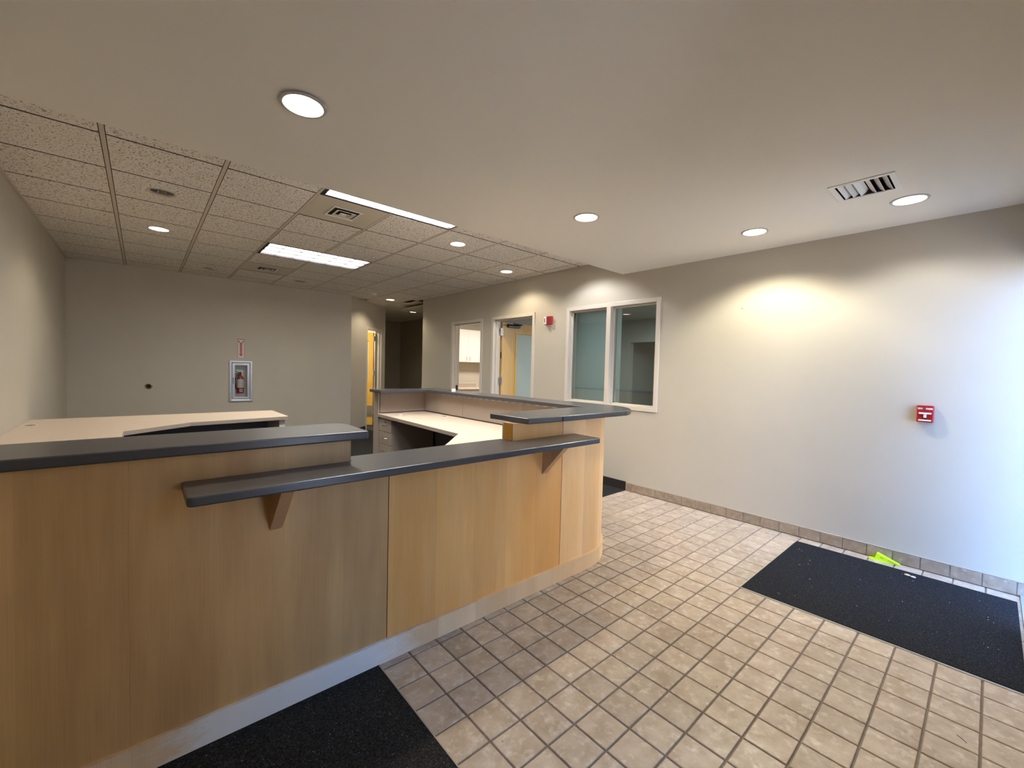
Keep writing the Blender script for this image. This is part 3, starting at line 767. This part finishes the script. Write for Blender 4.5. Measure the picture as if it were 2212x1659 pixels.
for k, (z0, z1) in enumerate(((.618, .756), (.470, .612), (.05, .464))):
    dr = obj('drawer', MB().box(2.110, 2.130, 4.450, 4.765, z0, z1), LAM_S, dp_, bev=.0015)
    zc = z0+(z1-z0)*.52 if k < 2 else z1-.07
    pts = [(2.110, 4.555, zc), (2.090, 4.565, zc), (2.082, 4.605, zc), (2.090, 4.645, zc), (2.110, 4.655, zc)]
    obj('pull', MB().tube(pts, .0045), CHROME, dr, smooth=True)
    if k == 0: obj('lock', MB().lathe((2.110, 4.60, z1-.026), [(.009, 0), (.009, -.004)], 12, ax='x', cap1=True), BLACK, dr)
ld = thing('corner_desk', 'pale laminate corner desk along the left wall behind the left countertop', 'desk', (0, 4.8, 0))
obj('desktop', MB().prism([(XL+.003, 5.70), (XL+.003, 2.30), (-.113, 2.30), (-.113, 4.497), (.333, 4.868), (1.180, 4.972), (1.172, 5.680)], ZD0+.002, ZD1), LAM, ld, bev=.002)
eb = MB()
for p, q in (((-.113, 2.30), (-.113, 4.497)), ((-.113, 4.497), (.333, 4.868)), ((.333, 4.868), (1.180, 4.972)), ((1.180, 4.972), (1.172, 5.680))):
    a, b = Vector((p[0], p[1], 0)), Vector((q[0], q[1], 0)); d = (b-a).normalized(); n = Vector((d.y, -d.x, 0))
    eb.obox(a, d, n, (0, 0, 1), 0, (b-a).length, -.003, .004, ZD0, ZD1-.002)
obj('edge_band', eb, LAM_S, ld)
obj('support_panel', MB().box(1.105, 1.160, 5.02, 5.64, 0, ZD0), CABW, ld)
obj('modesty_panel', MB().box(XL+.02, 1.105, 5.60, 5.62, .25, ZD0), LAM_D, ld)
obj('support_panel', MB().box(XL+.02, -.13, 2.32, 2.345, 0, ZD0), LAM_S, ld)
obj('grommet', MB().lathe((-.695, 5.22, ZD1), [(.044, 0), (.044, .002), (.036, .003), (.035, .0005)], 20), WHITE, ld)
obj('grommet_hole', MB().lathe((-.695, 5.22, ZD1), [(.036, .0008), (.035, .0012)], 20, cap1=True), DARK, ld)

# ---- small things lying on the furniture
cp = thing('bottle_cap', 'small white plastic cap standing on the far end of the raised countertop', 'cap', (2.735, 4.14, ZH1))
obj('shell', MB().lathe((2.735, 4.14, ZH1), [(.024, 0), (.024, .030), (.021, .034)], 20, cap0=True, cap1=True), WHITE, cp, smooth=True)
obj('rim', MB().lathe((2.735, 4.14, ZH1), [(.026, .0), (.026, .008), (.024, .009)], 20), WHITE, cp, smooth=True)
tp = thing('tape_roll', 'small white tape roll lying on the corner desk above the drawers', 'tape', (2.24, 4.50, ZD1))
obj('roll', MB().lathe((2.24, 4.50, ZD1), [(.012, 0), (.027, 0), (.028, .018), (.012, .018), (.012, 0)], 20), WHITE, tp, smooth=True)
obj('core', MB().lathe((2.24, 4.50, ZD1), [(.012, .001), (.010, .019)], 16), BLACK, tp)

# ================================================================== BACK WALL
fc = thing('extinguisher_cabinet', 'silver framed fire extinguisher cabinet set in the back wall', 'cabinet', (1.23, YB, .72))
ax = lambda a, b, h: (a, YB+h, b)
obj('tub', MB().prism(rect(1.103, 1.362, .758, 1.369), -.004, .13, holes=[rect(1.106, 1.359, .761, 1.366)], fn=ax).box(1.103, 1.362, YB+.128, YB+.134, .758, 1.369), WHITE, fc)
obj('trim', MB().prism(rect(1.068, 1.398, .722, 1.405), -.022, -.0005, holes=[rect(1.106, 1.359, .760, 1.367)], fn=ax), ALU_W, fc, bev=.008, seg=2)
dr = obj('door', MB().prism(rect(1.110, 1.355, .764, 1.363), -.026, -.012, holes=[rect(1.146, 1.319, .800, 1.327)], fn=ax), ALU_W, fc, bev=.003)
obj('glass_pane', MB().box(1.146, 1.319, YB-.020, YB-.016, .800, 1.327), CLEAR, dr)
obj('pull', MB().box(1.120, 1.127, YB-.034, YB-.026, 1.02, 1.12), BLACK, dr)
fe = thing('fire_extinguisher', 'red fire extinguisher with black hose behind the cabinet glass', 'fire extinguisher', (1.235, YB+.06, .86))
ex, ey = 1.235, YB+.062
obj('cylinder', MB().lathe((ex, ey, .862), [(.040, 0), (.050, .006), (.050, .235), (.046, .262), (.032, .284), (.018, .292), (.018, .305)], 24, cap0=True, cap1=True), RED, fe, smooth=True)
def band(r, z0, z1, a0, a1, m, n=12):
    vs = []
    for i in range(n+1):
        t = math.radians(a0+(a1-a0)*i/n)
        vs += [(ex+r*math.cos(t), ey+r*math.sin(t), z0), (ex+r*math.cos(t), ey+r*math.sin(t), z1)]
    return obj(m[0], MB().add(vs, [(2*i, 2*i+2, 2*i+3, 2*i+1) for i in range(n)]), m[1], fe)
band(.0508, .955, 1.095, -160, -40, ('instruction_label', PAPER))
band(.0508, .885, .935, -112, -62, ('class_label', PAPER))
for i in range(5):
    for (a0, a1) in ((-118, -96), (-90, -60)): band(.0514, .968+i*.022, .974+i*.022, a0, a1, ('print_mark', INK), 3)
band(.0514, .900, .922, -95, -79, ('print_mark', INK), 3)
obj('valve', MB().lathe((ex, ey, 1.165), [(.014, 0), (.017, .012), (.015, .034), (.010, .05)], 14, cap0=True, cap1=True), BLACK, fe, smooth=True)
obj('handle', MB().tube([(ex, ey, 1.205), (ex-.05, ey-.005, 1.215), (ex-.085, ey-.005, 1.235)], .006), BLACK, fe, smooth=True)
obj('lever', MB().tube([(ex, ey, 1.19), (ex-.045, ey-.005, 1.192), (ex-.078, ey-.005, 1.180)], .006), BLACK, fe, smooth=True)
obj('hose', MB().tube([(ex-.012, ey-.02, 1.18), (ex-.045, ey-.03, 1.165), (ex-.074, ey-.033, 1.115), (ex-.080, ey-.033, 1.05), (ex-.074, ey-.033, .98), (ex-.062, ey-.033, .925)], .009), BLACK, fe, smooth=True)
sg = thing('fire_sign', 'tall narrow white sign with a red arrow pointing down at the extinguisher', 'sign', (1.233, YB, 1.455))
obj('plate', MB().box(1.184, 1.283, YB-.003, YB, 1.455, 1.758), PAPER, sg)
def sgn(poly, name, m, d=-.0036): return obj(name, MB().prism(poly, d, -.003, fn=ax), m, sg)
sgn(rect(1.184, 1.189, 1.455, 1.758), 'border', RED2); sgn(rect(1.278, 1.283, 1.455, 1.758), 'border', RED2); sgn(rect(1.184, 1.283, 1.750, 1.758), 'border', INK)
sgn([(1.233, 1.474), (1.262, 1.512), (1.248, 1.512), (1.248, 1.684), (1.262, 1.696), (1.204, 1.696), (1.218, 1.684), (1.218, 1.512), (1.204, 1.512)], 'arrow', RED2)
sgn(rect(1.2305, 1.2355, 1.50, 1.680), 'arrow_lettering', PAPER, -.0042)
sgn([(1.196, 1.706), (1.226, 1.706), (1.196, 1.738)], 'flight', RED2); sgn([(1.240, 1.706), (1.270, 1.706), (1.270, 1.738)], 'flight', RED2)
wp = thing('cable_outlet', 'small round dark cable outlet alone on the back wall', 'outlet', (.074, YB, .991))
obj('ring', MB().lathe((.074, YB, .991), [(.046, 0), (.044, -.006), (.030, -.008), (.029, -.002)], 20, ax='y'), BRASS, wp, smooth=True)
obj('socket', MB().lathe((.074, YB, .991), [(.030, -.0015), (.029, -.003)], 20, ax='y', cap1=True), DARK, wp)

# ================================================================== RIGHT WALL DEVICES
ps = thing('fire_alarm_pull_station', 'red fire alarm pull station with white T handle on the right wall', 'fire alarm', (XW, .307, 1.13))
ay = lambda a, b, h: (XW-h, a, b)
def pr(name, y0, y1, z0, z1, h0, h1, m, par, bev=.0): return obj(name, MB().box(XW-h1, XW-h0, y0, y1, z0, z1), m, par, bev=bev)
pr('back_box', .263, .351, 1.073, 1.193, 0, .030, RED, ps, .003)
pr('cover', .266, .348, 1.076, 1.190, .030, .038, RED, ps, .002)
pr('name_strip', .268, .346, 1.164, 1.178, .038, .0395, plain('pink_print', (.62, .35, .38), .5), ps)
for k in range(9):
    if k in (4, 5): continue
    pr('print_mark', .272+k*.008, .277+k*.008, 1.167, 1.175, .0395, .0399, WHITE, ps)
obj('lock', MB().lathe((XW-.0395, .312, 1.172), [(.010, 0), (.009, -.008)], 16, ax='x', cap1=True), CHROME, ps, smooth=True)
hd = pr('handle', .274, .340, 1.131, 1.143, .038, .050, WHITE, ps, .003)
pr('handle_stem', .299, .315, 1.106, 1.132, .038, .046, WHITE, ps, .002)
pr('slot', .297, .317, 1.098, 1.106, .038, .0385, DARK, ps)
pr('lower_bar', .274, .342, 1.082, 1.092, .038, .043, WHITE, ps, .003)
st = thing('fire_alarm_strobe', 'red fire alarm horn strobe on the right wall beside the wooden door', 'fire alarm', (XW, 4.07, 2.06))
pr('housing', 4.012, 4.125, 2.000, 2.118, 0, .045, RED, st, .004)
pr('grille', 4.020, 4.075, 2.012, 2.106, .045, .047, plain('dark_red', (.22, .008, .012), .4), st)
pr('strobe_lens', 4.088, 4.128, 2.006, 2.112, .045, .066, WHITE, st, .005)
pr('print_mark', 4.100, 4.116, 2.030, 2.088, .066, .0665, INK, st)
pr('mounting_plate', 4.016, 4.121, 1.986, 2.000, 0, .020, WHITE, st, .002)
nl = thing('wall_nail', 'tiny dark nail in the right wall above the mat', 'nail', (XW, 1.42, 2.0))
px_ = Vector((1604-1106, -(667-829.5), FPX)); dr_ = r_*px_.x+u_*px_.y+f_*px_.z; tt = XW/dr_.x
npnt = Vector((0, 0, CAM_H))+dr_*tt
nl.location = npnt
obj('shank', MB().tube([npnt, npnt+Vector((-.012, 0, .002))], .0018), BLACK, nl)
obj('head', MB().lathe(npnt+Vector((-.012, 0, .002)), [(.004, 0), (.004, -.0015)], 10, ax='x', cap0=True, cap1=True), BLACK, nl)

# ================================================================== ON THE FLOOR
mt = thing('entrance_mat', 'large square charcoal entrance mat on the tiles by the right wall', 'mat', (3.5, .43, 0))
obj('pile', MB().box(MX0+.003, MX1-.003, MY0+.003, MY1-.003, 0, .0085), MATM, mt, bev=.002)
obj('backing', MB().box(MX0+.0015, MX1-.0015, MY0+.0015, MY1-.0015, 0, .003), RUBBER, mt)
lm = MB(); rl = random.Random(3)
for k in range(26):
    a, b, t = rl.uniform(MX0+.05, MX1-.05), rl.uniform(MY0+.05, MY1-.05), rl.uniform(0, pi)
    lm.obox((a, b, .0086), (math.cos(t), math.sin(t), 0), (-math.sin(t), math.cos(t), 0), (0, 0, 1), 0, rl.uniform(.002, .009), 0, .0014, 0, .0008)
obj('lint', lm, PAPER, mt, kind='stuff')
def floor_at(x, y):
    d = r_*(x-1106)-u_*(y-829.5)+f_*FPX
    return Vector((0, 0, CAM_H))+d*(-CAM_H/d.z)
for k, (x, y) in enumerate(((1346, 1212), (1356, 1213), (1548.5, 1484), (1085.5, 1602.5), (1791, 1396))):
    p = floor_at(x, y); q = .0022 if k < 4 else .003
    cr = obj('crumb', MB().add(*(lambda v, f: (v, f))(*[[(p.x+q*a, p.y+q*b, .001+q*c) for a, b, c in ((1, .2, 0), (-.3, 1, 0), (-.8, -.7, 0), (.6, -.9, .1), (.1, .1, 1.1))], [(0, 1, 4), (1, 2, 4), (2, 3, 4), (3, 0, 4), (0, 3, 2, 1)]])), BLACK, origin=(p.x, p.y, .001))
    tag(cr, 'tiny dark crumb lying on the beige floor tiles', 'crumb', 'dark crumbs on the floor tiles')
ws = thing('door_stop_wedge', 'neon yellow-green plastic door wedge on the tiles against the wall base', 'door stop', (4.20, .47, 0))
wy0, wy1 = .565, .392
obj('wedge', MB().prism([(.535, .003), (.523, .052), (.515, .053), (wy1, .006), (wy1, .003)], 4.186, 4.226, fn=lambda a, b, h: (h, a, b)), NEON, ws, bev=.002)
fp = [(4.176, .55), (4.182, .566), (4.205, .572), (4.228, .566), (4.232, .54), (4.228, .41), (4.222, .388), (4.206, .384), (4.190, .42)]
obj('flange', MB().prism(fp[::-1], .0, .004), NEON, ws, bev=.001)
for k in range(2):
    for q in range(5 if k else 2):
        yy = (.455 if k else .500)-q*.010; zt = .006+.047*(yy-wy1)/(.515-wy1)
        obj('print_mark', MB().box(4.1852, 4.186, yy-.0065, yy, zt*.52, zt*.52+.006), NEON_D, ws)
ep = thing('foam_earplug', 'small cream foam earplug lying on the charcoal mat', 'earplug', (3.997, .31, .009))
def blob(c, rx, ry, rz, n=10, m=8):
    vs = []; fs = []
    for j in range(m+1):
        ph = -pi/2+pi*j/m
        for i in range(n):
            t = 2*pi*i/n; vs.append((c[0]+rx*math.cos(ph)*math.cos(t), c[1]+ry*math.cos(ph)*math.sin(t), c[2]+rz*math.sin(ph)))
    for j in range(m):
        for i in range(n): fs.append((j*n+i, j*n+(i+1) % n, (j+1)*n+(i+1) % n, (j+1)*n+i))
    return vs, fs
obj('tip', MB().add(*blob((4.001, .331, .0155), .010, .018, .007)), CREAM, ep, smooth=True)
obj('stem', MB().add(*blob((3.992, .301, .0155), .011, .015, .007)), CREAM, ep, smooth=True)
tw = obj('twig', MB().tube([(2.374, .031, .003), (2.365, .018, .0035), (2.352, .004, .002)], .0011, 6), BLACK, origin=(2.364, .018, .003))
tag(tw, 'thin dark twig lying on the floor tiles at the bottom right', 'twig')

# ================================================================== ROOMS BEYOND
bl = thing('mini_blind', 'closed grey mini blind behind the left pane of the wall window', 'blind', (4.405, 3.39, 1.0))
obj('headrail', MB().box(4.392, 4.420, 3.012, 3.76, 2.165, 2.195), BLIND, bl)
sm = MB()
for k in range(62):
    z = 1.005+k*.0188
    sm.add([(4.400, 3.012, z), (4.400, 3.76, z), (4.408, 3.76, z+.0215), (4.408, 3.012, z+.0215)], [(0, 1, 2, 3)])
obj('slats', sm, BLIND, bl, kind='stuff')
obj('bottom_rail', MB().box(4.394, 4.416, 3.012, 3.76, .985, 1.003), BLIND, bl)
UY = 8.42
uc = thing('wall_cabinet', 'white upper cabinet seen through the left doorway of the right wall', 'cabinet', (5.9, 8.6, 1.52))
obj('body', MB().box(5.20, 6.60, UY+.02, 8.78, 1.522, 2.30), CABW, uc)
sx = 5.955
def cdoor(x0, x1, hx):
    d = obj('door', MB().box(x0+.0015, x1-.0015, UY, UY+.018, 1.520, 2.30), CABW, uc, bev=.001)
    if hx: obj('pull', MB().tube([(hx, UY, 1.556), (hx, UY-.026, 1.562), (hx, UY-.030, 1.60), (hx, UY-.026, 1.638), (hx, UY, 1.644)], .0045), STEEL, d, smooth=True)
cdoor(5.20, 5.50, None); cdoor(5.50, sx, sx-.045); cdoor(sx, 6.42, sx+.045); cdoor(6.42, 6.60, None)
bc = thing('base_cabinet', 'break room base cabinet with pale top seen through the left doorway', 'cabinet', (5.9, 8.4, 0))
obj('body', MB().box(5.20, 6.8, 8.16, 8.775, .1, .865), CABW, bc)
obj('worktop', MB().box(5.20, 6.8, 8.10, 8.775, .872, .905), LAM, bc, bev=.002)
obj('toe_kick', MB().box(5.20, 6.8, 8.22, 8.775, 0, .1), RUBBER, bc)
for k in range(3): obj('door', MB().box(5.21+k*.53, 5.21+k*.53+.525, 8.142, 8.16, .11, .86), CABW, bc, bev=.001)
tr = thing('paper_tray', 'low beige tray against the wall on the break room worktop', 'tray', (6.0, 8.5, .905))
obj('box', MB().box(5.72, 6.28, 8.50, 8.60, .905, 1.0), LAM_S, tr, bev=.003)
obj('rim', MB().box(5.71, 6.29, 8.495, 8.605, 1.0, 1.008), CREAM, tr)
